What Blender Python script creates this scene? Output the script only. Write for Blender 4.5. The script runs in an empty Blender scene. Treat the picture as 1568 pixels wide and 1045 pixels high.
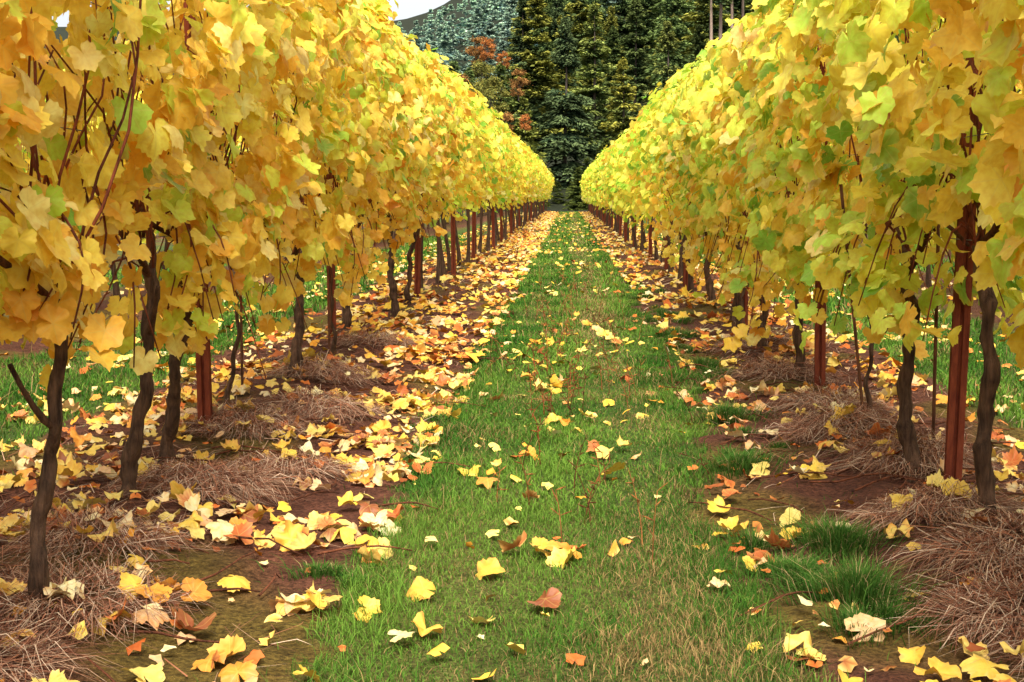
import bpy, math, numpy as np
from mathutils import Vector
rng=np.random.default_rng(7)
scene=bpy.context.scene
COL=scene.collection
# ------------------------------------------------------------ helpers
def sn(x,y,seed,f=1.0,n=7):
    r=np.random.default_rng(seed); out=0
    for i in range(n):
        a=r.uniform(0,2*math.pi); k=f*r.uniform(.6,1.8); p=r.uniform(0,6.28)
        out=out+np.sin(k*(np.cos(a)*x+np.sin(a)*y)+p)
    return out/math.sqrt(n/2.0)/1.6
def sstep(a,b,x):
    t=np.clip((x-a)/(b-a),0,1); return t*t*(3-2*t)
ROWL=-1.5; ROWR=1.3; SP=2.8
def rowdist(x):
    return np.abs(((x-ROWL+SP/2)%SP)-SP/2)
def hill(x,y):
    s=1/(1+np.exp(-(x/np.maximum(y,1)+0.035)*45))
    h=np.maximum(0,y-135)*(0.02+0.14*s)+np.maximum(0,y-420)*(0.128-0.03*s)
    return h
def gh(x,y):
    x=np.asarray(x,float);y=np.asarray(y,float)
    d=rowdist(x)
    m=np.exp(-(d/.42)**2)*(0.05+0.035*sn(x,y,3,2.6))
    soil=sstep(.95,.7,d)
    far=sstep(125,112,y)
    h=(m+soil*0.012*sn(x,y,5,13)+0.007*sn(x,y,11,28)*soil)*far+0.015*sn(x,y,4,2.0)*far
    h=h+hill(x,y)+ sstep(130,180,y)*1.0*sn(x,y,8,.05)
    return h
def make_mesh(name,V,F,col=None,luv=None,mat=None,smooth=True):
    V=np.ascontiguousarray(V,dtype=np.float32).reshape(-1,3); F=np.ascontiguousarray(F,dtype=np.int32)
    me=bpy.data.meshes.new(name); k=F.shape[1]
    me.vertices.add(len(V)); me.vertices.foreach_set('co',V.ravel())
    me.loops.add(F.size); me.loops.foreach_set('vertex_index',F.ravel())
    me.polygons.add(len(F)); me.polygons.foreach_set('loop_start',np.arange(0,F.size,k,dtype=np.int32))
    me.polygons.foreach_set('use_smooth',np.full(len(F),smooth,dtype=bool))
    if col is not None:
        c=np.ones((len(V),4),np.float32); c[:,:3]=np.asarray(col).reshape(-1,3)
        a=me.color_attributes.new('Col','FLOAT_COLOR','POINT'); a.data.foreach_set('color',c.ravel())
    if luv is not None:
        a=me.attributes.new('luv','FLOAT_VECTOR','POINT'); a.data.foreach_set('vector',np.ascontiguousarray(luv,dtype=np.float32).ravel())
    me.update(calc_edges=True)
    if mat: me.materials.append(mat)
    return me
def obj(name,me,parent=None,loc=(0,0,0),rot=0,scale=(1,1,1),color=None):
    o=bpy.data.objects.new(name,me); COL.objects.link(o); o.location=loc; o.rotation_euler=(0,0,rot); o.scale=scale
    if parent: o.parent=parent
    if color is not None: o.color=(*color[:3],1)
    return o
def norm(a): return a/np.maximum(np.linalg.norm(a,axis=-1,keepdims=True),1e-9)
class Geo:
    def __init__(s): s.V=[];s.F=[];s.C=[];s.n=0
    def add(s,V,F,C):
        V=np.asarray(V,float).reshape(-1,3); C=np.broadcast_to(np.asarray(C,float),(len(V),3)) if np.ndim(C)==1 else np.asarray(C).reshape(-1,3)
        s.V.append(V);s.F.append(np.asarray(F)+s.n);s.C.append(C);s.n+=len(V)
    def mesh(s,name,mat,smooth=True):
        return make_mesh(name,np.concatenate(s.V),np.concatenate(s.F),np.concatenate(s.C),None,mat,smooth)
def tube(P,R,ns=6,rough=0,r=rng):
    P=np.asarray(P,float);R=np.asarray(R,float);n=len(P)
    T=norm(np.gradient(P,axis=0)); ref=np.array([1,0.13,0.0])if abs(T[:,0]).mean()<.8 else np.array([0,0.2,1.])
    A=norm(np.cross(T,ref));B=np.cross(T,A)
    th=np.linspace(0,2*math.pi,ns,endpoint=False)
    rr=R[:,None]*(1+rough*r.normal(size=(n,ns)))
    V=P[:,None]+rr[...,None]*(np.cos(th)[None,:,None]*A[:,None]+np.sin(th)[None,:,None]*B[:,None])
    V=V.reshape(-1,3)
    i=np.arange(n-1)[:,None]*ns;j=np.arange(ns)[None];j2=(j+1)%ns
    a=(i+j).ravel();b=(i+j2).ravel();c=(i+ns+j2).ravel();d=(i+ns+j).ravel()
    F=np.concatenate([np.stack([a,b,c],1),np.stack([a,c,d],1)])
    V=np.concatenate([V,P[-1:]]);k=len(V)-1;j=np.arange(ns)
    F=np.concatenate([F,np.stack([(n-1)*ns+j,(n-1)*ns+(j+1)%ns,np.full(ns,k)],1)])
    return V,F
def ribbons(p0,p1,p2,side,w):
    w=w[:,None]
    V=np.stack([p0-side*w,p0+side*w,p1-side*w*.8,p1+side*w*.8,p2],1)
    n=len(p0);F=np.array([[0,1,3],[0,3,2],[2,3,4]])[None]+np.arange(n)[:,None,None]*5
    return V.reshape(-1,3),F.reshape(-1,3)
# ------------------------------------------------------------ materials
def new_mat(name):
    m=bpy.data.materials.new(name);m.use_nodes=True;nt=m.node_tree;nt.nodes.clear()
    return m,nt,nt.nodes.new('ShaderNodeOutputMaterial')
def N(nt,t,**kw):
    n=nt.nodes.new(t)
    for k,v in kw.items(): setattr(n,k,v)
    return n
def math_(nt,op,a,b=None,clamp=False):
    n=nt.nodes.new('ShaderNodeMath');n.operation=op;n.use_clamp=clamp
    for i,v in enumerate((a,b)):
        if v is None: continue
        if isinstance(v,(int,float)): n.inputs[i].default_value=v
        else: nt.links.new(v,n.inputs[i])
    return n.outputs[0]
def mixc(nt,f,a,b,mode='MIX'):
    n=nt.nodes.new('ShaderNodeMix');n.data_type='RGBA';n.blend_type=mode
    for s,v in ((n.inputs[0],f),(n.inputs[6],a),(n.inputs[7],b)):
        if isinstance(v,(int,float)): s.default_value=v
        elif isinstance(v,tuple): s.default_value=(*v,1)
        else: nt.links.new(v,s)
    return n.outputs[2]
def ramp(nt,f,stops):
    n=nt.nodes.new('ShaderNodeValToRGB');cr=n.color_ramp
    while len(cr.elements)<len(stops): cr.elements.new(.5)
    for e,(p,c) in zip(cr.elements,stops): e.position=p;e.color=(*c,1) if len(c)==3 else c
    nt.links.new(f,n.inputs[0]);return n.outputs[0]
def noise(nt,scale,detail=4,vec=None,rough=.6):
    n=nt.nodes.new('ShaderNodeTexNoise');n.inputs['Scale'].default_value=scale;n.inputs['Detail'].default_value=detail;n.inputs['Roughness'].default_value=rough
    if vec is not None: nt.links.new(vec,n.inputs['Vector'])
    return n.outputs[0]
def leafmat(name,trans,rough=.5,veins=True,mottle=True,princ=True):
    m,nt,out=new_mat(name);L=nt.links
    a=N(nt,'ShaderNodeAttribute',attribute_name='Col');c=a.outputs['Color']
    oi=N(nt,'ShaderNodeObjectInfo'); c=mixc(nt,1.0,c,oi.outputs['Color'],'MULTIPLY')
    if mottle:
        geo=N(nt,'ShaderNodeNewGeometry')
        nz=noise(nt,45,2,geo.outputs['Position'])
        c=mixc(nt,1.0,c,ramp(nt,nz,[(.32,(.92,.80,.62)),(.6,(1.03,1.03,1.03))]),'MULTIPLY')
    if veins:
        u=N(nt,'ShaderNodeAttribute',attribute_name='luv');sp=N(nt,'ShaderNodeSeparateXYZ');L.new(u.outputs['Vector'],sp.inputs[0])
        ang=math_(nt,'ARCTAN2',sp.outputs[0],sp.outputs[1])
        pp=math_(nt,'PINGPONG',math_(nt,'ADD',ang,math.radians(310)),math.radians(31))
        r=math_(nt,'SQRT',math_(nt,'ADD',math_(nt,'MULTIPLY',sp.outputs[0],sp.outputs[0]),math_(nt,'MULTIPLY',sp.outputs[1],sp.outputs[1])))
        d=math_(nt,'MULTIPLY',pp,r)
        v=math_(nt,'SUBTRACT',1.0,math_(nt,'DIVIDE',d,.035),True)
        c=mixc(nt,math_(nt,'MULTIPLY',v,.3),c,(.75,.60,.16),'MIX')
    if princ:
        b=N(nt,'ShaderNodeBsdfPrincipled');b.inputs['Roughness'].default_value=rough;b.inputs['Specular IOR Level'].default_value=.3
        L.new(c,b.inputs['Base Color'])
    else:
        b=N(nt,'ShaderNodeBsdfDiffuse');L.new(c,b.inputs[0])
    if trans>0:
        t=N(nt,'ShaderNodeBsdfTranslucent');L.new(c,t.inputs[0])
        mx=N(nt,'ShaderNodeMixShader');mx.inputs[0].default_value=trans;L.new(b.outputs[0],mx.inputs[1]);L.new(t.outputs[0],mx.inputs[2]);L.new(mx.outputs[0],out.inputs[0])
    else: L.new(b.outputs[0],out.inputs[0])
    return m
M_LEAF=leafmat('vine_leaf',.42)
M_LEAF2=leafmat('vine_leaf_distant',.42,.5,False,False,False)
M_FALL=leafmat('fallen_leaf',.12,.5)
M_FALL2=leafmat('fallen_leaf_small',0,.5,False,True,False)
M_GRASS=leafmat('grass_blade',.3,.5,False,False,False)
M_STRAW=leafmat('dry_straw',0,.7,False,False,False)
M_NEEDLE=leafmat('conifer_needles',0,.7,False,False,False)
def barkmat(name,c1,c2,scale,zs=.15,bump=.6,dist=.01,useattr=False):
    m,nt,out=new_mat(name);L=nt.links
    tc=N(nt,'ShaderNodeTexCoord');mp=N(nt,'ShaderNodeMapping');mp.inputs['Scale'].default_value=(1,1,zs);L.new(tc.outputs['Object'],mp.inputs[0])
    nz=noise(nt,scale,5,mp.outputs[0],.7)
    c=ramp(nt,nz,[(.32,c1),(.68,c2)])
    if useattr:
        a=N(nt,'ShaderNodeAttribute',attribute_name='Col');c=mixc(nt,1.0,c,a.outputs['Color'],'MULTIPLY')
    b=N(nt,'ShaderNodeBsdfPrincipled');b.inputs['Roughness'].default_value=.85;b.inputs['Specular IOR Level'].default_value=.2;L.new(c,b.inputs['Base Color'])
    bp=N(nt,'ShaderNodeBump');bp.inputs['Strength'].default_value=bump;bp.inputs['Distance'].default_value=dist
    L.new(nz,bp.inputs['Height']);L.new(bp.outputs[0],b.inputs['Normal']);L.new(b.outputs[0],out.inputs[0]);return m
M_BARK=barkmat('vine_bark',(.025,.013,.008),(.15,.082,.048),60,.12,1,.015,True)
M_RUST=barkmat('rusty_steel',(.11,.019,.010),(.26,.06,.024),35,.25,.4,.003)
M_TRUNK=barkmat('conifer_bark',(.04,.03,.022),(.12,.09,.07),3,.2)
M_PTRUNK=barkmat('pine_bark',(.16,.11,.08),(.38,.28,.21),3,.2)
M_WIRE=barkmat('galvanised_wire',(.12,.11,.1),(.25,.23,.21),20,1)
m,nt,out=new_mat('ground_soil_and_turf');L=nt.links
a=N(nt,'ShaderNodeAttribute',attribute_name='Col');geo=N(nt,'ShaderNodeNewGeometry')
n1=noise(nt,9,5,geo.outputs['Position'],.7);n2=noise(nt,70,4,geo.outputs['Position'],.7)
c=mixc(nt,1.0,a.outputs['Color'],ramp(nt,n1,[(.3,(.6,.55,.5)),(.7,(1.4,1.35,1.3))]),'MULTIPLY')
c=mixc(nt,1.0,c,ramp(nt,n2,[(.35,(.4,.37,.35)),(.65,(1.6,1.55,1.5))]),'MULTIPLY')
b=N(nt,'ShaderNodeBsdfPrincipled');b.inputs['Roughness'].default_value=.9;b.inputs['Specular IOR Level'].default_value=.15;L.new(c,b.inputs['Base Color'])
bp=N(nt,'ShaderNodeBump');bp.inputs['Strength'].default_value=1;bp.inputs['Distance'].default_value=.025
L.new(math_(nt,'ADD',n1,n2),bp.inputs['Height']);L.new(bp.outputs[0],b.inputs['Normal']);L.new(b.outputs[0],out.inputs[0])
M_GROUND=m
# ------------------------------------------------------------ ground
def pathmask(x,y):
    d=rowdist(x)
    w=.86+.06*sn(x*.3,y,21,3.0)+.03*sn(x,y,22,14)
    main=(np.abs(x)<1.4)
    re=.50+.20*sstep(5,9,y)+.10*sn(x*.2,y,23,3.2)+.05*sn(x,y,24,15)
    le=-.60+.05*sn(x*.2,y,25,3.0)+.035*sn(x,y,26,16)
    mm=sstep(-.04,.04,x-le)*sstep(-.06,.06,re-x)
    oo=sstep(-.04,.04,d-w+.1)
    return np.where(main,mm,oo)
xs=np.concatenate([-np.geomspace(900,2.8,45),np.arange(-2.7,2.71,.035),np.geomspace(2.8,900,45)])
ys=np.concatenate([np.linspace(-60,2.2,20),np.arange(2.3,14,.04),np.arange(14,40,.2),np.geomspace(40,1400,90)])
X,Y=np.meshgrid(xs,ys);Z=gh(X,Y)
pm=pathmask(X,Y)[...,None]
mo=sstep(.1,.9,sn(X,Y,31,4.5))[...,None]*.55
soil=np.array([.135,.055,.034])*(1-mo)+np.array([.16,.15,.018])*mo
turf=np.array([.07,.12,.022])
dry=sstep(0,1,sn(X*1.5,Y*.5,33,2))[...,None]*.5
turf=turf*(1-dry)+np.array([.16,.13,.045])*dry
C=soil*(1-pm)+turf*pm
ff=sstep(101,108,Y)[...,None];C=C*(1-ff)+np.array([.02,.026,.012])*ff
ny,nx=X.shape;i=np.arange(ny-1)[:,None]*nx+np.arange(nx-1)[None]
F=np.stack([i,i+1,i+nx+1,i+nx],-1).reshape(-1,4)
obj('ground',make_mesh('ground',np.stack([X,Y,Z],-1),F,C,None,M_GROUND))
# ------------------------------------------------------------ leaves
def leaf_templates(K,lod,curl,r):
    cp=np.array([0,12,27,42,60,76,90,108,124,140,156,168,176]);cr=np.array([1.0,.90,.76,.86,.97,.84,.73,.82,.88,.78,.72,.56,.16])
    if lod==2:
        ph=np.concatenate([np.linspace(0,168,18),[176]]);rr=np.interp(ph,cp,cr);rr=rr+np.where(np.arange(len(ph))%2==0,.03,-.03)*(rr>.3)
    elif lod==1: ph=[0,13,27,42,60,76,90,108,124,142,160,175];rr=np.interp(ph,cp,cr)
    else: ph=[0,28,60,90,122,164];rr=[1.0,.78,.96,.76,.86,.55]
    ph=np.radians(ph);rr=np.array(rr)
    PH=np.concatenate([-ph[:0:-1],ph]);RR=np.concatenate([rr[:0:-1],rr]);n=len(PH)
    hi=lod>0
    T=[]
    for k in range(K):
        R=RR*(1+r.normal(0,.035,n))
        fold=r.uniform(-.1,.4)*curl;cup=r.uniform(-.5,.3)*curl;wa=r.uniform(.03,.16)*curl;wp=r.uniform(0,6.28);wf=r.choice([2,3,4,5])
        bx=r.uniform(-.35,.35)*curl;by=r.uniform(-.4,.2)*curl
        def zf(x,y,q,p): return fold*np.abs(x)*.8+cup*(x*x+y*y)+wa*np.sin(wf*p+wp)*q*q*1.2+bx*x*y+by*np.maximum(y,0)**2+(curl*r.normal(0,.022,len(x))*q if hi else 0)
        ox,oy=R*np.sin(PH),R*np.cos(PH)
        if hi:
            mx,my=ox*.55,oy*.55
            P=np.concatenate([[[0,0,0]],np.stack([mx,my,zf(mx,my,.5*np.ones(n),PH)],1),np.stack([ox,oy,zf(ox,oy,np.ones(n),PH)],1)])
        else:P=np.concatenate([[[0,0,0]],np.stack([ox,oy,.7*zf(ox,oy,np.ones(n),PH)],1)])
        T.append(P)
    T=np.array(T)
    j=np.arange(1,n)
    F=[np.stack([0*j,j+1,j],1)]
    if hi: F+= [np.stack([j,j+1,j+1+n],1),np.stack([j,j+1+n,j+n],1)]
    F=np.concatenate(F)
    rn=np.concatenate([[0],np.full(n,.5),np.ones(n)]) if hi else np.concatenate([[0],np.ones(n)])
    return T,F,rn
TH=leaf_templates(30,2,.85,rng);TM=leaf_templates(20,1,.85,rng);TL=leaf_templates(16,0,.7,rng)
TFH=leaf_templates(30,2,1.6,rng);TFM=leaf_templates(16,1,1.4,rng);TFL=leaf_templates(16,0,1.3,rng)
def build_leaves(name,pos,nor,tip,size,col,edge,ew,tmpl,mat,r):
    T,F0,rn=tmpl
    n=norm(nor);y=norm(tip-(tip*n).sum(-1,keepdims=True)*n);x=np.cross(y,n)
    idx=r.integers(0,len(T),len(pos));t=T[idx]*size[:,None,None]
    asp=r.uniform(.85,1.12,len(pos))[:,None,None]
    V=pos[:,None]+t[...,0:1]*asp*x[:,None]+t[...,1:2]*y[:,None]+t[...,2:3]*n[:,None]
    P=T.shape[1]
    w=(rn[None,:]**2*ew[:,None])[...,None]
    w=np.clip(w*(1+.5*r.normal(size=(len(pos),P,1))),0,1)
    C=col[:,None]*(1-w)+edge[:,None]*w
    F=(F0[None]+np.arange(len(pos))[:,None,None]*P).reshape(-1,3)
    return make_mesh(name,V,F,C,T[idx].reshape(-1,3),mat)
PAL_GOLD=np.array([[.95,.55,.06],[.95,.65,.08],[.95,.74,.10],[.95,.82,.26],[.66,.76,.07],[.80,.36,.04]])
PW_GOLD=np.array([.17,.31,.28,.14,.08,.02])
PAL_GRN=np.array([[.95,.76,.08],[.95,.86,.13],[.84,.88,.11],[.55,.75,.08],[.29,.55,.06],[.95,.63,.06]])
PW_GRN=np.array([.16,.24,.24,.22,.12,.02])
def canopy(r,n,ya,yb,green,yoff=0.,side='L',zl=None):
    ct=(2.28 if side=='L' else 2.12)
    if zl is None: zl=(1.08 if side=='L' else .95)
    z=np.where(r.random(n)<.84,r.uniform(zl,ct+.1,n),zl-np.abs(r.normal(0,.17 if side=='L' else .2,n)))
    y=r.uniform(ya,yb,n);Y=y+yoff
    top=ct+.10*sn(Y,0*Y,41,3.)+.06*sn(Y,0*Y,42,11)
    z=np.minimum(z,top+np.abs(r.normal(0,.05,n))*(1+3*(r.random(n)<.1)))
    w=np.interp(z,[.4,.8,1.2,1.6,ct-.25,ct-.05,ct+.2],[.22,.24,.31,.36,.30,.18,.05])
    w=w+.08*sn(Y*1.0,z*1.2,43,4.5)+.05*sn(Y,z,44,13)
    s=np.where(r.random(n)<.5,-1,1)
    sh=r.random(n)<.70
    u=np.where(sh,w+r.normal(0,.045,n),w*r.random(n))*s
    keep=np.ones(n,bool)
    hole=sn(Y,z*1.3,45,6.0)
    keep&=~((z<zl+.25)&(hole<(.0-(z-zl+.1)*2.2)))
    keep&=~((hole<-.75)&(z<zl+.75))
    z,y,u,s,sh,Y=[q[keep] for q in (z,y,u,s,sh,Y)];n=len(z)
    pos=np.stack([u,y,z],1)
    up=.40+.9*sstep(ct-.3,ct+.05,z)
    nor=np.stack([s*.75,-.25+0*s,up],1)+r.normal(0,.40,(n,3))
    tip=np.stack([s*.35,0*s,-1+0*s],1)+r.normal(0,.45,(n,3))
    size=r.uniform(.040,.075,n)
    g=.5+.5*sn(Y,z,46,2.2)+.35*(z-1.6)
    pal=np.where((r.random(n)<green*(.35+1.1*np.clip(g,0,1.4)))[:,None],PAL_GRN[r.choice(6,n,p=PW_GRN)],PAL_GOLD[r.choice(6,n,p=PW_GOLD)])
    cl=1+.10*sn(Y*1.,z,47,5)[:,None]*np.array([0,1,.6])
    col=pal*cl*r.uniform(.90,1.03,(n,1))
    edge=np.where((r.random(n)<.35)[:,None],np.array([.84,.42,.05]),np.array([.95,.78,.14]))*np.ones((n,3))
    ew=r.uniform(0,.5,n)*(r.random(n)<.6)
    return pos,nor,tip,size,np.clip(col,0,.95),edge,ew
# ------------------------------------------------------------ vine wood
def wood(r,ya,yb,thick=.026,lean=(0,0),xoff=0,detail=True):
    g=Geo();H=.80+r.uniform(-.05,.05)
    k=9 if detail else 4;t=np.linspace(0,1,k)
    wx=r.normal(0,.022,k).cumsum()*.7;wy=r.normal(0,.03,k).cumsum()*.6
    P=np.stack([lean[0]*t+wx-wx[0],lean[1]*t+wy-wy[0],-.06+t*(H+.06)],1)
    R=thick*(1.1-.4*t+.45*np.exp(-t*9)+.4*np.exp(-((t-1)/.1)**2))
    if detail:
        tt=np.linspace(0,1,36);P2=np.stack([np.interp(tt,t,P[:,q]) for q in range(3)],1)
        P2[1:-1]=(P2[:-2]+P2[1:-1]*2+P2[2:])/4;P2[1:-1]=(P2[:-2]+P2[1:-1]*2+P2[2:])/4
        P2[:,0]+=.005*np.sin(tt*31+r.uniform(0,6));P2[:,1]+=.006*np.sin(tt*27+r.uniform(0,6))
        R2=np.interp(tt,t,R)*(1+.10*np.sin(tt*23+r.uniform(0,6))+.07*r.normal(size=36))
        V,F=tube(P2,R2,12,.07,r);g.add(V,F,np.repeat(r.uniform(.7,1.4,(len(V)+9)//10),10)[:len(V),None]*np.ones(3))
        if r.random()<.35:
            b=P2[r.integers(20,30)];a=r.uniform(0,6.28);t3=np.linspace(0,1,5);g.add(*tube(b+np.stack([np.cos(a)*.12*t3,np.sin(a)*.12*t3,.16*t3**1.5],1),thick*np.array([.6,.5,.4,.35,.3]),7,.08,r),[1,.9,.8])
    else: g.add(*tube(P,R,5,.05,r),[1,1,1])
    head=P[-1]
    arms=[]
    for sgn,yy in ((-1,ya),(1,yb)):
        t=np.linspace(0,1,8 if detail else 4)
        A=np.stack([head[0]+(xoff-head[0])*t+.02*np.sin(t*7),head[1]+(yy-head[1])*t,head[2]-.03+ .22*np.sin(t*2.4)+.01*r.normal(size=len(t))],1)
        g.add(*tube(A,np.interp(t,[0,1],[thick*.55,.006]),6 if detail else 4,.05,r),[1.1,.8,.7]);arms.append(A)
    red=np.array([2.3,1.05,.8])
    for q in range(17 if detail else 6):
        A=arms[r.integers(2)];b=A[r.integers(0,len(A))]
        hh=r.uniform(.5,1.2);n=7 if detail else 3;t=np.linspace(0,1,n)
        out=r.normal(0,.11);al=r.normal(0,.22)
        S=np.stack([b[0]+out*np.sin(t*2.6)+.02*np.sin(t*9+r.uniform(0,6)),b[1]+al*t+.025*np.sin(t*8+r.uniform(0,6)),b[2]+hh*t],1)
        g.add(*tube(S,np.interp(t,[0,1],[.0048,.0025]),5 if detail else 3,0,r),red*r.uniform(.6,1.15))
    for q in range(8 if detail else 0):
        A=arms[r.integers(2)];b=A[r.integers(0,len(A))];t=np.linspace(0,1,7);sg=r.choice([-1,1]);l=r.uniform(.2,.45)
        S=np.stack([b[0]+sg*l*t*.7,b[1]+r.normal(0,.2)*t,b[2]+.12*np.sin(t*3.1)-l*.9*t*t],1)
        g.add(*tube(S,np.interp(t,[0,1],[.0045,.002]),4,0,r),red*r.uniform(.7,1.2))
    return g
def vine_list(near,start,xc,end=104,step=1.45):
    L=list(near);y=start
    while y<end: L.append((y+rng.normal(0,.08),xc+rng.normal(0,.05),rng.uniform(.022,.032),(rng.normal(0,.05),rng.normal(0,.08)),0));y+=step
    return L
left=vine_list([(-1.2,-1.45,.026,(0,0),0),(.4,-1.45,.026,(0,0),0),(2.0,-1.45,.026,(0,0),0),(3.68,-1.25,.020,(.02,0),0),(5.04,-1.45,.024,(.06,0),0),(5.85,-1.53,.025,(.13,.0),0),(7.2,-1.60,.011,(.0,.05),1),(8.4,-1.49,.028,(.0,.05),0),(9.7,-1.5,.013,(0,0),1),(11.6,-1.66,.028,(.0,0),0),(13.3,-1.45,.032,(-.06,.1),0)],14.8,ROWL)
right=vine_list([(-1.2,1.3,.026,(0,0),0),(.4,1.3,.026,(0,0),0),(1.9,1.3,.026,(0,0),0),(3.4,1.4,.026,(0,0),0),(4.75,1.30,.025,(-.02,0),0),(5.65,1.27,.027,(-.02,.06),0),(7.1,1.36,.010,(0,.0),1),(8.7,1.27,.026,(.02,0),0),(10.3,1.3,.024,(0,0),0),(11.8,1.30,.026,(0,0),0)],13.2,ROWR)
SEG=1.45
varL=[];varR=[];varW=[];varN=[]
for k in range(6):
    r=np.random.default_rng(100+k)
    varL.append(build_leaves('leaves',*canopy(r,880,-SEG/2-.05,SEG/2+.05,.6,k*7.3,'L'),TL,M_LEAF2,r))
    r=np.random.default_rng(200+k)
    varR.append(build_leaves('leaves',*canopy(r,880,-SEG/2-.05,SEG/2+.05,.95,k*5.1+50,'R'),TL,M_LEAF2,r))
    r=np.random.default_rng(300+k)
    varN.append(build_leaves('leaves',*canopy(r,700,-SEG/2-.05,SEG/2+.05,.6,k*7.3,'R',.75),TL,M_LEAF2,r))
    varW.append(wood(r,-SEG/2,SEG/2,.028,(r.normal(0,.05),r.normal(0,.06)),0,False).mesh('trunk_and_canes',M_BARK))
def build_row(lst,xc,var,green,seed,side,uniq=16.):
    for i,(y,x,th,lean,young) in enumerate(lst):
        r=np.random.default_rng(seed+i)
        zg=float(gh(x,y))
        if y<uniq:
            ya=(lst[i-1][0]-y)/2 if i else -.7;yb=(lst[i+1][0]-y)/2
            w=wood(r,ya,yb,th,lean,xc-x).mesh('grapevine',M_BARK)
            o=obj('grapevine',w,None,(x,y,zg))
            n=int((yb-ya)*(940 if side=='L' else 850))
            zl=(.98+.09*sstep(7,12,y)) if side=='L' else (.86+.08*sstep(9,16,y))
            pos,nor,tip,size,col,edge,ew=canopy(r,n,ya-.05,yb+.05,green,y,side,zl)
            pos[:,0]+=xc-x
            me=build_leaves('leaves',pos,nor,tip,size,col,edge,ew,TL if y<1.5 else (TH if y<8 else TM),M_LEAF,r)
            obj('leaves',me,o)
        else:
            o=obj('grapevine',varW[r.integers(6)],None,(x,y,zg))
            fl=r.random()<.5
            hz=1+.10*sstep(20,80,y)
            obj('leaves',var[r.integers(6)],o,(xc-x,0,0),math.pi if fl else 0,(r.uniform(.9,1.15),1.03,hz*r.uniform(.96,1.05)),
                (r.uniform(.94,1.03),r.uniform(.95,1.05)+.03*sstep(15,60,y),1))
build_row(left,ROWL,varL,.32,1000,'L')
build_row(right,ROWR,varR,1.1,3000,'R')
for xc in (ROWL-SP,ROWL-2*SP,ROWR+SP,ROWR+2*SP):
    e=obj('neighbouring_grapevine_row',None,None,(xc,0,0))
    y=-1.
    while y<(100 if abs(xc)<5 else 45):
        if abs(xc)<5: obj('vine_trunk',varW[rng.integers(6)],e,(rng.normal(0,.04),y,.05))
        obj('vine_leaves',varN[rng.integers(6)],e,(0,y,.0),rng.choice([0,math.pi]),(1,1.03,rng.uniform(.95,1.05)));y+=SEG
def hanging(name,x0,y0,n,spx,spy,z0,z1,seed,pal=PAL_GOLD,pw=PW_GOLD):
    r=np.random.default_rng(seed)
    g=Geo();P=[]
    for q in range(max(3,n//9)):
        b=np.array([x0+r.normal(0,spx*.4),y0+r.normal(0,spy*.6),z1+.1]);t=np.linspace(0,1,7);e=np.array([r.normal(0,spx),r.normal(0,spy*.5),-(z1+.1-z0)*r.uniform(.45,1)])
        S=b+e*t[:,None]+np.stack([.06*np.sin(t*3.1),.03*np.sin(t*6),0*t],1)
        g.add(*tube(S,np.interp(t,[0,1],[.004,.002]),4,0,r),[2.2,1.1,.9]);
        for k in range(9): P.append(S[r.integers(1,7)]+r.normal(0,.035,3))
    P=np.array(P);m=len(P);sg=-np.sign(x0)
    nor=np.stack([np.full(m,sg*.5),np.full(m,-.5),np.full(m,.4)],1)+r.normal(0,.4,(m,3));tip=np.array([0,0,-1.])+r.normal(0,.4,(m,3))
    col=pal[r.choice(6,m,p=pw)]*r.uniform(.9,1.03,(m,1))
    o=obj(name,g.mesh(name,M_BARK))
    obj('leaves',build_leaves('leaves',P,nor,tip,r.uniform(.04,.062,m),np.clip(col,0,.95),np.tile([.85,.45,.06],(m,1)),r.uniform(0,.4,m),TH,M_LEAF,r),o)
hanging('low_vine_shoot',1.12,9.9,110,.10,.8,.15,.85,1)
hanging('low_vine_shoot',1.2,8.4,50,.08,.5,.35,.9,2)
hanging('low_vine_shoot',1.15,12.5,90,.1,.9,.2,.85,3)
hanging('low_vine_shoot',1.15,15.5,90,.1,.9,.25,.85,33)
hanging('low_vine_shoot',1.10,19,90,.1,1.4,.3,.9,34)
hanging('low_vine_shoot',1.34,4.4,36,.06,.25,.3,.85,4)
hanging('low_vine_shoot',1.22,6.3,30,.06,.3,.45,.9,14)
hanging('low_vine_shoot',-1.25,3.4,50,.08,.3,.55,.95,5)
hanging('low_vine_shoot',-1.32,4.4,70,.07,.35,.56,1.0,25)
hanging('low_vine_shoot',-1.34,5.5,80,.08,.4,.52,1.0,15)
hanging('low_vine_shoot',-1.36,7.2,90,.08,.6,.45,.98,6)
hanging('low_vine_shoot',-1.35,9.4,90,.08,.8,.45,.95,7)
hanging('low_vine_shoot',-1.35,12.3,70,.08,1.,.5,.95,8)
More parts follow.
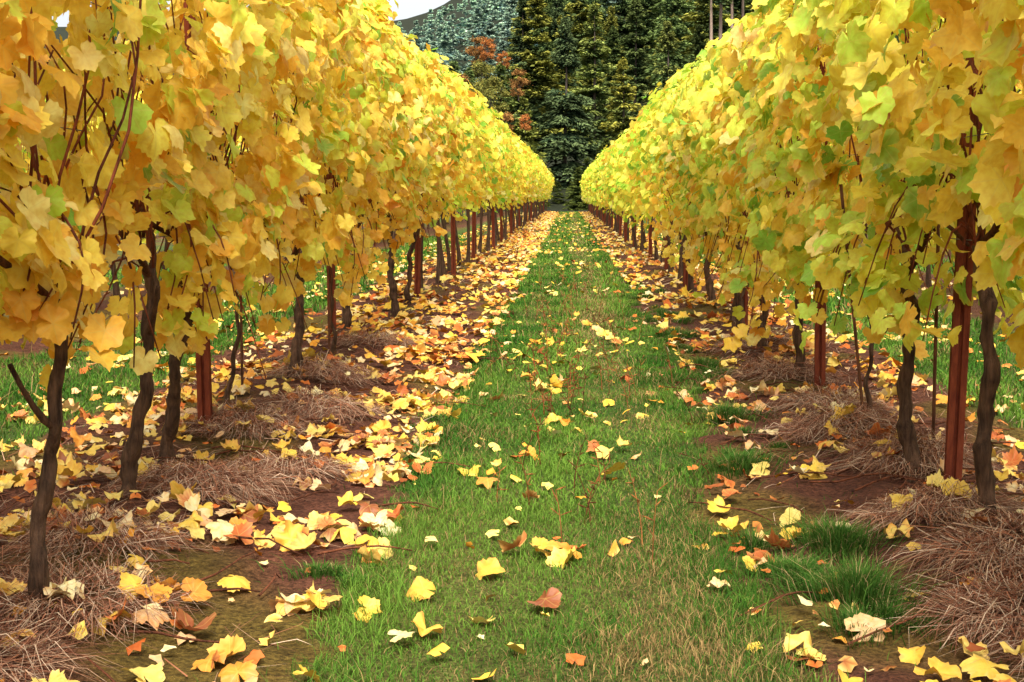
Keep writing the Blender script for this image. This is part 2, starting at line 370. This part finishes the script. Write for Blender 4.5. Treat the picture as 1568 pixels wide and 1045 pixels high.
# ------------------------------------------------------------ posts, wires, stakes
def post_mesh():
    w,d,t,l=.023,.026,.005,.007
    pr=[(-w,0),(-w,d),(-w-l,d),(-w-l,d-t),(-w-t,d-t),(-w-t,-t),(-.007,-t),(-.004,.006),(.004,.006),(.007,-t),(w+t,-t),(w+t,d-t),(w+l,d-t),(w+l,d),(w,d),(w,0),(.010,0),(.006,.012),(-.006,.012),(-.010,0)]
    pr=np.array(pr);n=len(pr);zs=np.array([-.2,.5,1.2,1.9,2.0])
    V=np.concatenate([np.column_stack([pr,np.full(n,z)]) for z in zs])
    F=[]
    for a in range(len(zs)-1):
        for j in range(n): F.append([a*n+j,a*n+(j+1)%n,(a+1)*n+(j+1)%n,(a+1)*n+j])
    me=make_mesh('trellis_post',V,np.array(F),None,None,M_RUST,False);return me
PM=post_mesh()
def posts(lst):
    for (y,x) in lst:
        o=obj('trellis_post',PM,None,(x,y,float(gh(x,y))),rng.normal(0,.12));o.rotation_euler[0]=rng.normal(0,.008);o.rotation_euler[1]=rng.normal(0,.01)
posts([(1.5,-1.5),(6.63,-1.56),(10.96,-1.66),(15.5,-1.5)]+[(20+4.6*k,-1.5+rng.normal(0,.04)) for k in range(17)])
posts([(1.2,1.3),(5.45,1.345),(8.45,1.36),(12.3,1.38)]+[(16.5+4.3*k,1.3+rng.normal(0,.04)) for k in range(19)])
for xc in (ROWL,ROWR):
    g=Geo()
    for z in (.86,1.2,1.6,2.0):
        yy=np.arange(-2,101,2.2);P=np.stack([np.full(len(yy),xc+.02),yy,z+.05-.012*np.abs(np.sin(yy*.7))],1)
        g.add(*tube(P,np.full(len(yy),.0016),4),[1,1,1])
    obj('trellis_wire',g.mesh('trellis_wire',M_WIRE))
for (x,y,lx) in ((1.29,6.7,-.14),(1.40,6.0,.0),(-1.62,7.7,.0),(-1.42,9.2,.03)):
    t=np.linspace(0,1,6);g=Geo();g.add(*tube(np.stack([lx*t,0*t,-.1+1.2*t],1),np.full(6,.007),7),[1.6,1.2,1.0]);obj('vine_stake',g.mesh('vine_stake',M_BARK),None,(x,y,0))
# ------------------------------------------------------------ grass
def grass_pts(x0,x1,y0,y1,dens,r):
    n=int((x1-x0)*(y1-y0)*dens);x=r.uniform(x0,x1,n);y=r.uniform(y0,y1,n)
    k=r.random(n)<pathmask(x,y)*.985+.006;return x[k],y[k]
def grass_geo(x,y,h,w,r,lean=.9):
    n=len(x);z=gh(x,y)-.004
    az=r.uniform(0,6.283,n);d=np.stack([np.cos(az),np.sin(az),0*az],1);l=h*r.uniform(.1,1.5,n)*lean
    p0=np.stack([x,y,z],1);u=np.array([0,0,1.])
    p1=p0+u*(h*.55)[:,None]+d*(l*.35)[:,None];p2=p0+u*(h*r.uniform(.6,1,n))[:,None]+d*l[:,None]
    sa=az+math.pi/2+r.normal(0,.5,n);side=np.stack([np.cos(sa),np.sin(sa),0*sa],1)
    V,F=ribbons(p0,p1,p2,side,w)
    t=np.clip(.45+.6*sn(x,y,51,3.5)+r.normal(0,.28,n),0,1)[:,None]
    c=np.array([.05,.155,.020])*(1-t)+np.array([.18,.32,.045])*t
    pd=.05+.48*np.exp(-((x-.24)/.17)**2)*sstep(-1.0,.4,sn(x,y*.6,52,1.7))*(np.abs(x)<1)+.2*np.exp(-((x+.25)/.12)**2)*sstep(-.5,.8,sn(x,y*.6,57,1.7))+.24*sstep(.1,1.1,sn(x,y,53,4))
    dr=(r.random(n)<pd)[:,None];c=np.where(dr,np.array([.44,.29,.12])*r.uniform(.5,1.15,(n,1)),c*r.uniform(.7,1.2,(n,1)))
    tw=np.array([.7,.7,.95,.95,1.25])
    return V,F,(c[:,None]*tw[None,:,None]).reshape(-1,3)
g=Geo();r=np.random.default_rng(77)
for (x0,x1,y0,y1,dn,h,w) in ((-.8,1.0,2.6,5.2,19000,.026,.0010),(-.8,1.0,5.2,9,10000,.027,.0015),(-.8,1.0,9,16,4500,.03,.0026),(-.8,1.0,16,32,1600,.036,.005),(-.9,1.0,32,104,350,.045,.012),
        (-4.0,-1.9,4,12,2200,.04,.0026),(-4,-1.9,12,40,600,.05,.006),(1.7,3.9,4,12,2200,.04,.0026),(1.7,3.9,12,40,600,.05,.006),(-7,-4.4,6,30,400,.05,.006),(4.4,7,6,30,400,.05,.006)):
    x,y=grass_pts(x0,x1,y0,y1,dn,r);n=len(x)
    ln=np.where(r.random(n)<.04,2.,1.)
    trk=1-.35*np.exp(-((x-.24)/.13)**2)*(np.abs(x)<1)-.3*np.exp(-((x+.27)/.12)**2)
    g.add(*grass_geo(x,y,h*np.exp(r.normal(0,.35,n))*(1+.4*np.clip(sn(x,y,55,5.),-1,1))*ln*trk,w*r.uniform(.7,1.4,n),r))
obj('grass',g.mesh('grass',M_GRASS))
def tuft(cx,cy,rad,h,n,seed):
    r=np.random.default_rng(seed);a=r.uniform(0,6.283,n);q=rad*np.abs(r.normal(0,.5,n))*(1+.35*np.sin(a*2+seed)+.2*np.sin(a*3+2*seed));x=cx+q*np.cos(a);y=cy+q*np.sin(a)*1.3
    z=gh(x,y)-.004;out=np.stack([np.cos(a),np.sin(a),0*a],1)+r.normal(0,.45,(n,3))*np.array([1,1,0])
    hh=h*r.uniform(.4,1.25,n);l=hh*(.25+.8*q/rad)*r.uniform(.4,1.3,n)
    p0=np.stack([x,y,z],1);u=np.array([0,0,1.])
    p1=p0+u*(hh*.6)[:,None]+out*(l*.35)[:,None];p2=p0+u*(hh*r.uniform(.5,1,n))[:,None]+out*l[:,None]
    sa=a+math.pi/2+r.normal(0,.6,n);side=np.stack([np.cos(sa),np.sin(sa),0*sa],1)
    V,F=ribbons(p0,p1,p2,side,r.uniform(.0009,.0017,n))
    t=r.random((n,1));c=np.array([.035,.115,.018])*(1-t)+np.array([.12,.24,.04])*t
    c=np.where(r.random((n,1))<.10,np.array([.45,.34,.15]),c)
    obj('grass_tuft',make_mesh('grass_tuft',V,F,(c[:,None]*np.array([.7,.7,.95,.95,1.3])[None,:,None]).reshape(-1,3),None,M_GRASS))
TU=[(.74,3.95,.13,.10,2300),(.80,4.62,.13,.09,2100),(.64,4.3,.10,.055,1300),(.70,3.72,.09,.05,1000),(.66,5.95,.14,.07,1600),(.72,7.1,.14,.09,1500),(.83,9.6,.14,.09,900),(.78,11.4,.15,.10,800)]
rt=np.random.default_rng(5)
for k in range(52):
    yy=rt.uniform(3.5,18)**1.0; TU.append((rt.normal(.68+.12*(yy>8),.10),yy,rt.uniform(.04,.10),rt.uniform(.03,.07),int(rt.uniform(200,700))))
for k in range(16):
    yy=rt.uniform(3.5,14);TU.append((rt.normal(-.6,.05),yy,rt.uniform(.03,.07),rt.uniform(.03,.06),int(rt.uniform(150,500))))
for k,(cx,cy,rad,h,n) in enumerate(TU): tuft(cx,cy,rad,h,n,600+k)
# ------------------------------------------------------------ straw
CL=[(-1.25,5.3,.24,.10,2200),(-1.05,5.75,.2,.09,1500),(-1.35,4.35,.22,.06,1100),(-1.2,3.75,.24,.05,1000),(-1.4,6.7,.26,.09,1500),(-1.15,7.2,.25,.12,1500),(-1.35,8.6,.3,.13,1500),(-1.3,10.4,.3,.12,900),(-1.35,3.2,.3,.06,1300),
    (1.30,5.9,.24,.12,2000),(1.15,6.6,.24,.12,1700),(1.25,7.3,.26,.12,1300),(1.25,4.3,.24,.08,1900),(1.1,3.75,.22,.06,1500),(1.3,3.4,.3,.08,1900),(1.15,4.9,.2,.09,1500),(1.2,8.8,.3,.12,1000),(1.25,10.6,.3,.12,900)]
def clump_h(x,y):
    h=0*x
    for cx,cy,rad,hh,n in CL: h=np.maximum(h,hh*.75*np.exp(-((x-cx)**2+(y-cy)**2)/rad**2*1.6))
    return h
g=Geo();r=np.random.default_rng(88)
def straw_cols(n,r):
    pal=np.array([[.48,.29,.18],[.28,.12,.07],[.64,.46,.31],[.16,.065,.04],[.46,.19,.10]]);return pal[r.choice(5,n,p=[.24,.28,.17,.20,.11])]*r.uniform(.7,1.15,(n,1))
def straw(x,y,L,lift,w,az,r,base=0):
    n=len(x);d=np.stack([np.cos(az),np.sin(az),0*az],1)
    x2,y2=x+d[:,0]*L,y+d[:,1]*L
    p0=np.stack([x,y,gh(x,y)+.003+base+r.random(n)*.01],1);p2=np.stack([x2,y2,gh(x2,y2)+.004+r.random(n)*.015],1);p1=(p0+p2)/2+np.stack([r.normal(0,.15,n)*L,r.normal(0,.15,n)*L,lift],1)
    side=np.stack([-np.sin(az),np.cos(az),r.normal(0,.3,n)],1);V,F=ribbons(p0,p1,p2,side,w)
    return V,F,np.repeat(straw_cols(n,r),5,0)
for (x0,x1) in ((-2.3,-.65),(.62,2.2)):
    for (y0,y1,dd,wf) in ((2.6,6,1400,1),(6,12,700,1.5),(12,26,120,3)):
        n=int((x1-x0)*(y1-y0)*dd);x=r.uniform(x0,x1,n);y=r.uniform(y0,y1,n)
        rd=rowdist(x);k=r.random(n)<(.12+.88*np.exp(-(rd/.38)**2))*sstep(-.7,.8,sn(x,y,61,5));x,y=x[k],y[k];n=len(x)
        g.add(*straw(x,y,r.uniform(.05,.2,n),r.uniform(0,.03,n),r.uniform(.0006,.0014,n)*wf,r.normal(.5,1.1,n),r))
for (cx,cy,rad,hh,n) in CL:
    a=r.uniform(0,6.283,n);q=rad*np.sqrt(r.random(n))*.8;x=cx+q*np.cos(a);y=cy+q*np.sin(a)
    V,F,C=straw(x,y,r.uniform(.08,.26,n),r.uniform(.0,.05,n),r.uniform(.0007,.0016,n),a+r.normal(0,.9,n),r)
    V=V.reshape(-1,5,3);dd=np.hypot(V[...,0]-cx,V[...,1]-cy)/rad;V[...,2]+=hh*np.exp(-dd**2*1.6)*r.uniform(.25,1,(n,1));g.add(V,F,C)
obj('dead_grass_mulch',g.mesh('dead_grass_mulch',M_STRAW))
g=Geo();r=np.random.default_rng(89)
for q in range(170):
    s=r.choice([-1,1]);x=(-1.15 if s<0 else 1.15)+r.normal(0,.3);y=r.uniform(2.9,11);a=r.normal(.4,1.);l=r.uniform(.12,.45);t=np.linspace(0,1,6)
    px=x+np.cos(a)*l*t+.015*np.sin(t*5);py=y+np.sin(a)*l*t;g.add(*tube(np.stack([px,py,gh(px,py)+.015+.02*np.sin(t*3)],1),np.interp(t,[0,1],[.004,.002]),4),np.array([2,1.2,.9])*r.uniform(.5,1.1))
obj('fallen_twigs',g.mesh('fallen_twigs',M_BARK))
# ------------------------------------------------------------ fallen leaves
PF=np.array([[.88,.60,.08],[.90,.70,.18],[.88,.77,.44],[.80,.36,.05],[.55,.14,.04],[.30,.09,.035],[.82,.54,.29]])
PFW=np.array([.28,.24,.15,.11,.10,.05,.07])
PFG=np.array([.36,.20,.06,.14,.14,.04,.06])
def fallen(name,x,y,r,tm,mat,pw=PFW,smin=.032,smax=.060,lift=.012):
    n=len(x);z=gh(x,y)+clump_h(x,y)+lift+r.random(n)*.03
    pos=np.stack([x,y,z],1);nor=np.array([0,-.12,1.])+r.normal(0,.30,(n,3))
    nor*=np.where(r.random(n)<.45,-1,1)[:,None]
    tip=np.stack([r.normal(size=n),r.normal(size=n),.1*r.normal(size=n)],1)
    ci=r.choice(7,n,p=pw/pw.sum());cg=r.choice(7,n,p=PFG/PFG.sum());ci=np.where((x>-.55)&(x<.5),cg,ci)
    col=PF[ci]*r.uniform(.82,1.03,(n,1))
    edge=np.where((r.random(n)<.6)[:,None],[.74,.32,.08],[.88,.68,.22]);ew=r.uniform(0,.7,n)
    return build_leaves(name,pos,nor,tip,r.uniform(smin,smax,n),np.clip(col,0,.88),edge,ew,tm,mat,r)
def fsample(r,x0,x1,y0,y1,dens,f):
    n=int((x1-x0)*(y1-y0)*dens);x=r.uniform(x0,x1,n);y=r.uniform(y0,y1,n);k=r.random(n)<f(x,y);return x[k],y[k]
def fdl(x,y):
    c=sstep(-.5,.9,sn(x,y,71,5.))
    return (x<-.56+.05*sn(x,y,74,9))*(.13+.87*c)*(1-.3*np.exp(-((x+1.5)/.25)**2))*np.where(x<-2.1,.25,1)*(.85+.15*sstep(5,8,y))
def fdr(x,y): return (x>.5+.2*sstep(5,9,y))*(.12+.88*sstep(-.5,1.1,sn(x,y,72,5)))*.5*np.where(x>2.1,.3,1)*(1+.8*sstep(6,14,y))
r=np.random.default_rng(90);XS=[];YS=[]
for f,x0,x1,dn in ((fdl,-2.9,-.5,145),(fdr,.5,2.9,100)):
    a,b=fsample(r,x0,x1,2.5,9,dn,f);XS.append(a);YS.append(b)
a,b=fsample(r,-.6,.75,2.5,9,12,lambda x,y:.14+.86*sstep(-.3,1.1,sn(x,y,77,5)));XS.append(a);YS.append(b)
for cx,cy,n_ in ((-.03,4.45,3),(.06,4.42,2),(-.3,3.55,2),(.2,6.2,3),(-.1,8.5,6),(.0,6.9,3),(-.64,3.9,8),(-.6,4.8,6)):
    XS.append(cx+r.normal(0,.05,n_));YS.append(cy+r.normal(0,.06,n_))
XS=np.concatenate(XS);YS=np.concatenate(YS)
o=obj('fallen_leaves',fallen('fallen_leaves',XS,YS,r,TFH,M_FALL))
XS2=[];YS2=[]
for f,x0,x1,dn in ((fdl,-2.9,-.5,200),(fdr,.5,2.9,200)):
    a,b=fsample(r,x0,x1,2.5,12,dn,f);XS2.append(a);YS2.append(b)
a,b=fsample(r,-.6,.75,2.5,14,24,lambda x,y:.5+0*x);XS2.append(a);YS2.append(b)
obj('leaf_scraps',fallen('leaf_scraps',np.concatenate(XS2),np.concatenate(YS2),r,TFL,M_FALL2,np.array([.06,.06,.08,.16,.28,.24,.12]),.012,.034,.006),o)
XS=[];YS=[]
for f,x0,x1,dn in ((fdl,-2.9,-.5,165),(fdr,.5,2.9,120)):
    a,b=fsample(r,x0,x1,9,40,dn,f);XS.append(a);YS.append(b)
    a,b=fsample(r,x0,x1,40,100,dn*.5,f);XS.append(a);YS.append(b)
a,b=fsample(r,-.6,.75,9,100,15,lambda x,y:.1+.9*sstep(-.3,1.2,sn(x,y*.5,73,3)));XS.append(a);YS.append(b)
a,b=fsample(r,-4.6,-2.6,4,30,14,lambda x,y:.5+0*x);XS.append(a);YS.append(b)
a,b=fsample(r,2.6,4.6,4,30,14,lambda x,y:.5+0*x);XS.append(a);YS.append(b)
obj('far_leaves',fallen('far_leaves',np.concatenate(XS),np.concatenate(YS),r,TFL,M_FALL2,np.array([.21,.2,.14,.18,.18,.06,.08]),.032,.058,.02),o)
# ------------------------------------------------------------ dry weeds in the path
g=Geo();r=np.random.default_rng(91)
for q in range(130):
    y=r.choice([r.uniform(4.0,20),r.uniform(7,14)]);x=r.normal(.0,.16) if q%3 else r.uniform(-.5,.6);h=r.uniform(.08,.26);t=np.linspace(0,1,6);lx,ly=r.normal(0,.06,2)
    S=np.stack([x+lx*t*t,y+ly*t,gh(x,y)+h*t],1);c=np.array([[1.2,.7,.4],[3.4,2.4,1.2],[3,1.2,.7]])[r.integers(3)]
    g.add(*tube(S,np.interp(t,[0,1],[.0022,.001]),4),c)
    for k in range(r.integers(3,9)):
        b=S[r.integers(2,6)];d=norm(r.normal(size=3)*[1,1,.4]+[0,0,.5])*r.uniform(.02,.05);g.add(*tube(np.stack([b,b+d*.5,b+d]),[.0008,.0025,.0006],4),c*r.uniform(.8,1.3))
obj('dry_weed_stalks',g.mesh('dry_weed_stalks',M_BARK))
# ------------------------------------------------------------ conifers
def conifer(seed,H=20.,R=4.3,base=.03,nb=900,ns=16,droop=.35,col=(.035,.052,.024),tipc=(.15,.17,.06),spr=.72,power=.85,nlev=22,tm=None):
    r=np.random.default_rng(seed);g=Geo()
    t=np.linspace(0,1,8);g.add(*tube(np.stack([.1*np.sin(t*3),.1*np.cos(t*4),H*t*.93-.3],1),np.interp(t,[0,1],[.28,.03]),7),[1,1,1])
    tr=g.mesh('trunk',tm or M_TRUNK)
    nbr=nb//5
    lev=base+(1-base)*np.sort(r.random(nlev))**1.05
    h0=np.clip(lev[r.integers(0,nlev,nbr)]+r.normal(0,.014,nbr),base,.97)
    top=r.random(nbr)<.14;h0=np.where(top,r.uniform(.82,.995,nbr),h0)
    a0=r.uniform(0,6.283,nbr);L0=R*(1-h0)**power*r.uniform(.5,1.15,nbr)+.2
    tone=r.uniform(.65,1.35,nbr)
    i=np.repeat(np.arange(nbr),5*ns);m=len(i)
    q=.05+.95*r.random(m)**.75
    hh=h0[i];l=L0[i]*q;a=a0[i];d=np.stack([np.cos(a),np.sin(a)],1)
    lat=r.normal(0,.18,m)*L0[i]*(1.15-q*.75)+r.normal(0,.08,m)
    zc=H*hh+.5*(hh-.4)*l-droop*l*l/R+.10*R*np.clip(q-.8,0,1)
    th=r.normal(0,.13,m)-.14*np.abs(r.normal(0,1,m))*(droop>.3)
    P=np.stack([d[:,0]*l-d[:,1]*lat,d[:,1]*l+d[:,0]*lat,zc+th-.25*np.abs(lat)],1)
    D=np.stack([d[:,0]-d[:,1]*np.sign(lat)*.7,d[:,1]+d[:,0]*np.sign(lat)*.7,-.15-.5*droop+0*l],1)+r.normal(0,.3,(m,3));D=norm(D)
    W=norm(np.cross(D,r.normal(0,.6,(m,3))+[0,0,1.]))
    Ls=(r.uniform(.5,1.2,m)*spr*(.4+.6*(1-hh)))[:,None];w=Ls*r.uniform(.16,.30,m)[:,None]
    V=np.stack([P-D*Ls*.4,P+W*w,P+D*Ls*.7,P-W*w],1)
    F=(np.array([[0,1,2],[0,2,3]])[None]+np.arange(m)[:,None,None]*4).reshape(-1,3)
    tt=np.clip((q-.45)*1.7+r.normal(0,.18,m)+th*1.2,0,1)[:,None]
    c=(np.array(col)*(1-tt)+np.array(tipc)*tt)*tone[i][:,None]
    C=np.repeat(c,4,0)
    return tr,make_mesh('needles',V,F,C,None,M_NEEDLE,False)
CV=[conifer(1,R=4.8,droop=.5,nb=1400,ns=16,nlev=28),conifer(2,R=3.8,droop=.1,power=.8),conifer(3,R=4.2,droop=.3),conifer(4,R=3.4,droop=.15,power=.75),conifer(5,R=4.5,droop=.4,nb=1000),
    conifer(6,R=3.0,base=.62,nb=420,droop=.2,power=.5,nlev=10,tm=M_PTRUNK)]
LOWV=[conifer(11,R=4.2,nb=280,ns=9,spr=1.2),conifer(12,R=3.6,nb=260,ns=9,spr=1.2,power=.7),conifer(13,R=4.6,nb=300,ns=9,spr=1.2)]
def tree(name,v,x,y,H,color=(1,1,1),parent=None,wide=1.,rot=None):
    tr,nd=v;z=float(gh(x,y));s=H/20.
    rt=rng.uniform(0,6.28)
    if parent is None:
        o=obj(name,tr,None,(x,y,z-.3),rt,(s*wide,s*wide,s));obj('needles',nd,o,color=color)
    else:
        obj('needles',nd,parent,(x,y,z-.3),rt,(s*wide,s*wide,s),color)
def topped(name,v,x,y,topz,color=(1,1,1),wide=1.): tree(name,v,x,y,topz-float(gh(x,y)),color,None,wide)
topped('spruce_tree',CV[0],-.3,150,18.2,(.85,1.0,1.05),1.15)
topped('douglas_fir_tree',CV[1],2.8,178,22.8,(1.8,1.8,1.2),1.25)
topped('douglas_fir_tree',CV[2],5.4,158,15.0,(2.6,2.1,1.0),1.45)
topped('douglas_fir_tree',CV[4],10.2,165,19.5,(1.6,1.5,1.0),1.2)
topped('douglas_fir_tree',CV[3],7.9,188,24.6,(1.1,1.2,1.0),1.2)
topped('douglas_fir_tree',CV[4],14.5,178,20.5,(1.0,1.1,.9),1.2)
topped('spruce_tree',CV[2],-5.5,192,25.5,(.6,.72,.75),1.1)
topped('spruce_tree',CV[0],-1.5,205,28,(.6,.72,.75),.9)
topped('douglas_fir_tree',CV[1],-6.8,158,14.5,(1.6,1.7,1.2),1.5)
topped('douglas_fir_tree',CV[2],-9.6,152,13.5,(1.2,1.4,1.1),1.5)
topped('douglas_fir_tree',CV[1],-4.2,147,10.5,(1.9,1.8,1.0),1.6)
topped('douglas_fir_tree',CV[4],-12,165,15.5,(1.2,1.4,1.2),1.3)
for (x,y,t) in ((15.3,172,31),(16.6,174,33),(17.6,173,32),(19.,176,33)): topped('pine_tree',CV[5],x,y,t,(1,1.1,1.))
def decid(seed,H=8.,R=3.,c1=(.55,.15,.035),c2=(.65,.28,.06)):
    r=np.random.default_rng(seed);g=Geo();t=np.linspace(0,1,6)
    g.add(*tube(np.stack([.2*np.sin(t*3),0*t,H*.8*t-.2],1),np.interp(t,[0,1],[.16,.04]),6),[1,1,1])
    K=34;ctr=[]
    for k in range(K):
        a=r.uniform(0,6.28);h=r.uniform(.18,.97);q=R*.8*math.sqrt(r.random())*math.sin(math.pi*min(1,h*.95))**.5;c=np.array([q*math.cos(a),q*math.sin(a),H*h]);ctr.append(c)
        if k<18: g.add(*tube(np.stack([[0,0,H*h*.5],c*.6+[0,0,H*h*.18],c]),[.06,.04,.015],5),[1,1,1])
    tr=g.mesh('trunk',M_TRUNK);ctr=np.array(ctr);m=4200;i=r.integers(0,K,m)
    P=ctr[i]+r.normal(size=(m,3))*r.uniform(.35,.9,K)[i][:,None]*R*.2*np.array([1,1,.7])
    D=norm(r.normal(size=(m,3)));W=norm(np.cross(D,r.normal(size=(m,3))));L=r.uniform(.10,.24,(m,1))
    V=np.stack([P-D*L,P+W*L*.6,P+D*L,P-W*L*.6],1);F=(np.array([[0,1,2],[0,2,3]])[None]+np.arange(m)[:,None,None]*4).reshape(-1,3)
    tt=r.random((m,1));C=np.repeat((np.array(c1)*(1-tt)+np.array(c2)*tt)*r.uniform(.45,1.2,K)[i][:,None],4,0)
    return tr,make_mesh('foliage',V,F,C,None,M_NEEDLE,False)
DV=[decid(1,c1=(.42,.12,.035),c2=(.50,.22,.06)),decid(2,c1=(.26,.11,.04),c2=(.36,.20,.055)),decid(3,c1=(.16,.18,.045),c2=(.32,.28,.06))]
def dtree(v,x,y,topz,s,parent=None):
    tr,fo=v;o=obj('autumn_maple_tree',tr,None,(x,y,topz-8*s),rng.uniform(0,6.28),(s,s,s));obj('foliage',fo,o)
dtree(DV[0],-8.8,170,18.,.36);dtree(DV[1],-10.0,172,18.2,.45);dtree(DV[0],-6.6,160,15.6,.26);dtree(DV[1],-4.6,146,12.6,.34);dtree(DV[2],-7.4,150,12.5,.7)
dtree(DV[1],-10.6,150,12.5,.5);dtree(DV[2],-3.5,143,5.5,.7);dtree(DV[1],-6,143,8.5,.5);dtree(DV[2],5.2,143,6.5,.8);dtree(DV[2],9,150,10,.8);dtree(DV[0],-3.9,143.5,8.5,.22);dtree(DV[2],-9.2,168,15.6,.6)
F1=obj('distant_forest',None)
r=np.random.default_rng(17)
pts=[]
def ok(x,y,dmin):
    for (a,b) in pts:
        if abs(a-x)<dmin and (a-x)**2+(b-y)**2<dmin*dmin: return False
    pts.append((x,y));return True
for k in range(3500):
    y=r.uniform(172,400);x=r.uniform(-.36,.36)*y;ang=x/y
    if y<185 and abs(ang)<.1: continue
    if ang<-.03 and y<200: continue
    if not ok(x,y,6.5+(y-160)*.015): continue
    if ang<-.03: H=r.uniform(7,13)
    else: H=r.uniform(13,25)
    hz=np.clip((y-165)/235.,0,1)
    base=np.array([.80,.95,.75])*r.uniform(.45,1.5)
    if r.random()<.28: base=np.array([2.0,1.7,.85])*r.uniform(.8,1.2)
    colr=base*(1-hz*.3)+np.array([.55,.72,1.05])*hz*(1.0 if ang<-.03 else .3)  # aerial haze painted into the tree colour, bluer with distance
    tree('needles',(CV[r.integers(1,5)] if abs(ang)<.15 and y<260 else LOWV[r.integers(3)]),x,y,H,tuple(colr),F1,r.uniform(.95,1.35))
    if len(pts)>430: break
pts=[]
for k in range(1500):
    y=r.uniform(430,900);x=r.uniform(-.22,.05)*y
    if not ok(x,y,10): continue
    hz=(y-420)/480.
    tree('needles',LOWV[r.integers(3)],x,y,r.uniform(12,26),tuple(np.array([1.9,2.2,4.2])*(1+1.6*hz)*r.uniform(.8,1.15)),F1,1.4)  # far hillside mist put into needle colour: paler and bluer further away
    if len(pts)>380: break
for k in range(60):
    x=r.uniform(-12,12);y=r.uniform(112,150)
    tree('needles',CV[r.integers(1,5)],x,y,r.uniform(1.5,4.5)*(1 if y<130 else 1.3),tuple(np.array([.8,.85,.5])*r.uniform(.6,1.3)),F1,1.9)
# ------------------------------------------------------------ light, camera
w=bpy.data.worlds.new('World');scene.world=w;w.use_nodes=True;nt=w.node_tree;bg=nt.nodes['Background']
sk=nt.nodes.new('ShaderNodeTexSky');sk.sky_type='NISHITA';sk.sun_disc=False;sk.sun_elevation=math.radians(52);sk.sun_rotation=math.radians(178);sk.dust_density=4
hs=nt.nodes.new('ShaderNodeHueSaturation');hs.inputs['Saturation'].default_value=.28;hs.inputs['Value'].default_value=1.9;nt.links.new(sk.outputs[0],hs.inputs['Color']);nt.links.new(hs.outputs[0],bg.inputs[0]);bg.inputs[1].default_value=.15
sd=bpy.data.lights.new('sun','SUN');sd.energy=4.9;sd.angle=math.radians(24);sd.color=(1,.95,.86);so=obj('sun',sd)
el=math.radians(50);az=math.radians(178)
dirv=Vector((math.sin(az)*math.cos(el),math.cos(az)*math.cos(el),math.sin(el)));so.rotation_euler=dirv.to_track_quat('Z','Y').to_euler();so.location=(0,0,30)
cd=bpy.data.cameras.new('camera');cd.lens=55.1;cd.sensor_width=36;cd.clip_end=3000;cd.clip_start=.05
co=obj('camera',cd,None,(0,0,1.05));co.rotation_euler=(math.radians(90-5.28),0,math.radians(2.05));scene.camera=co
scene.view_settings.view_transform='Standard';scene.view_settings.look='None';scene.view_settings.exposure=0
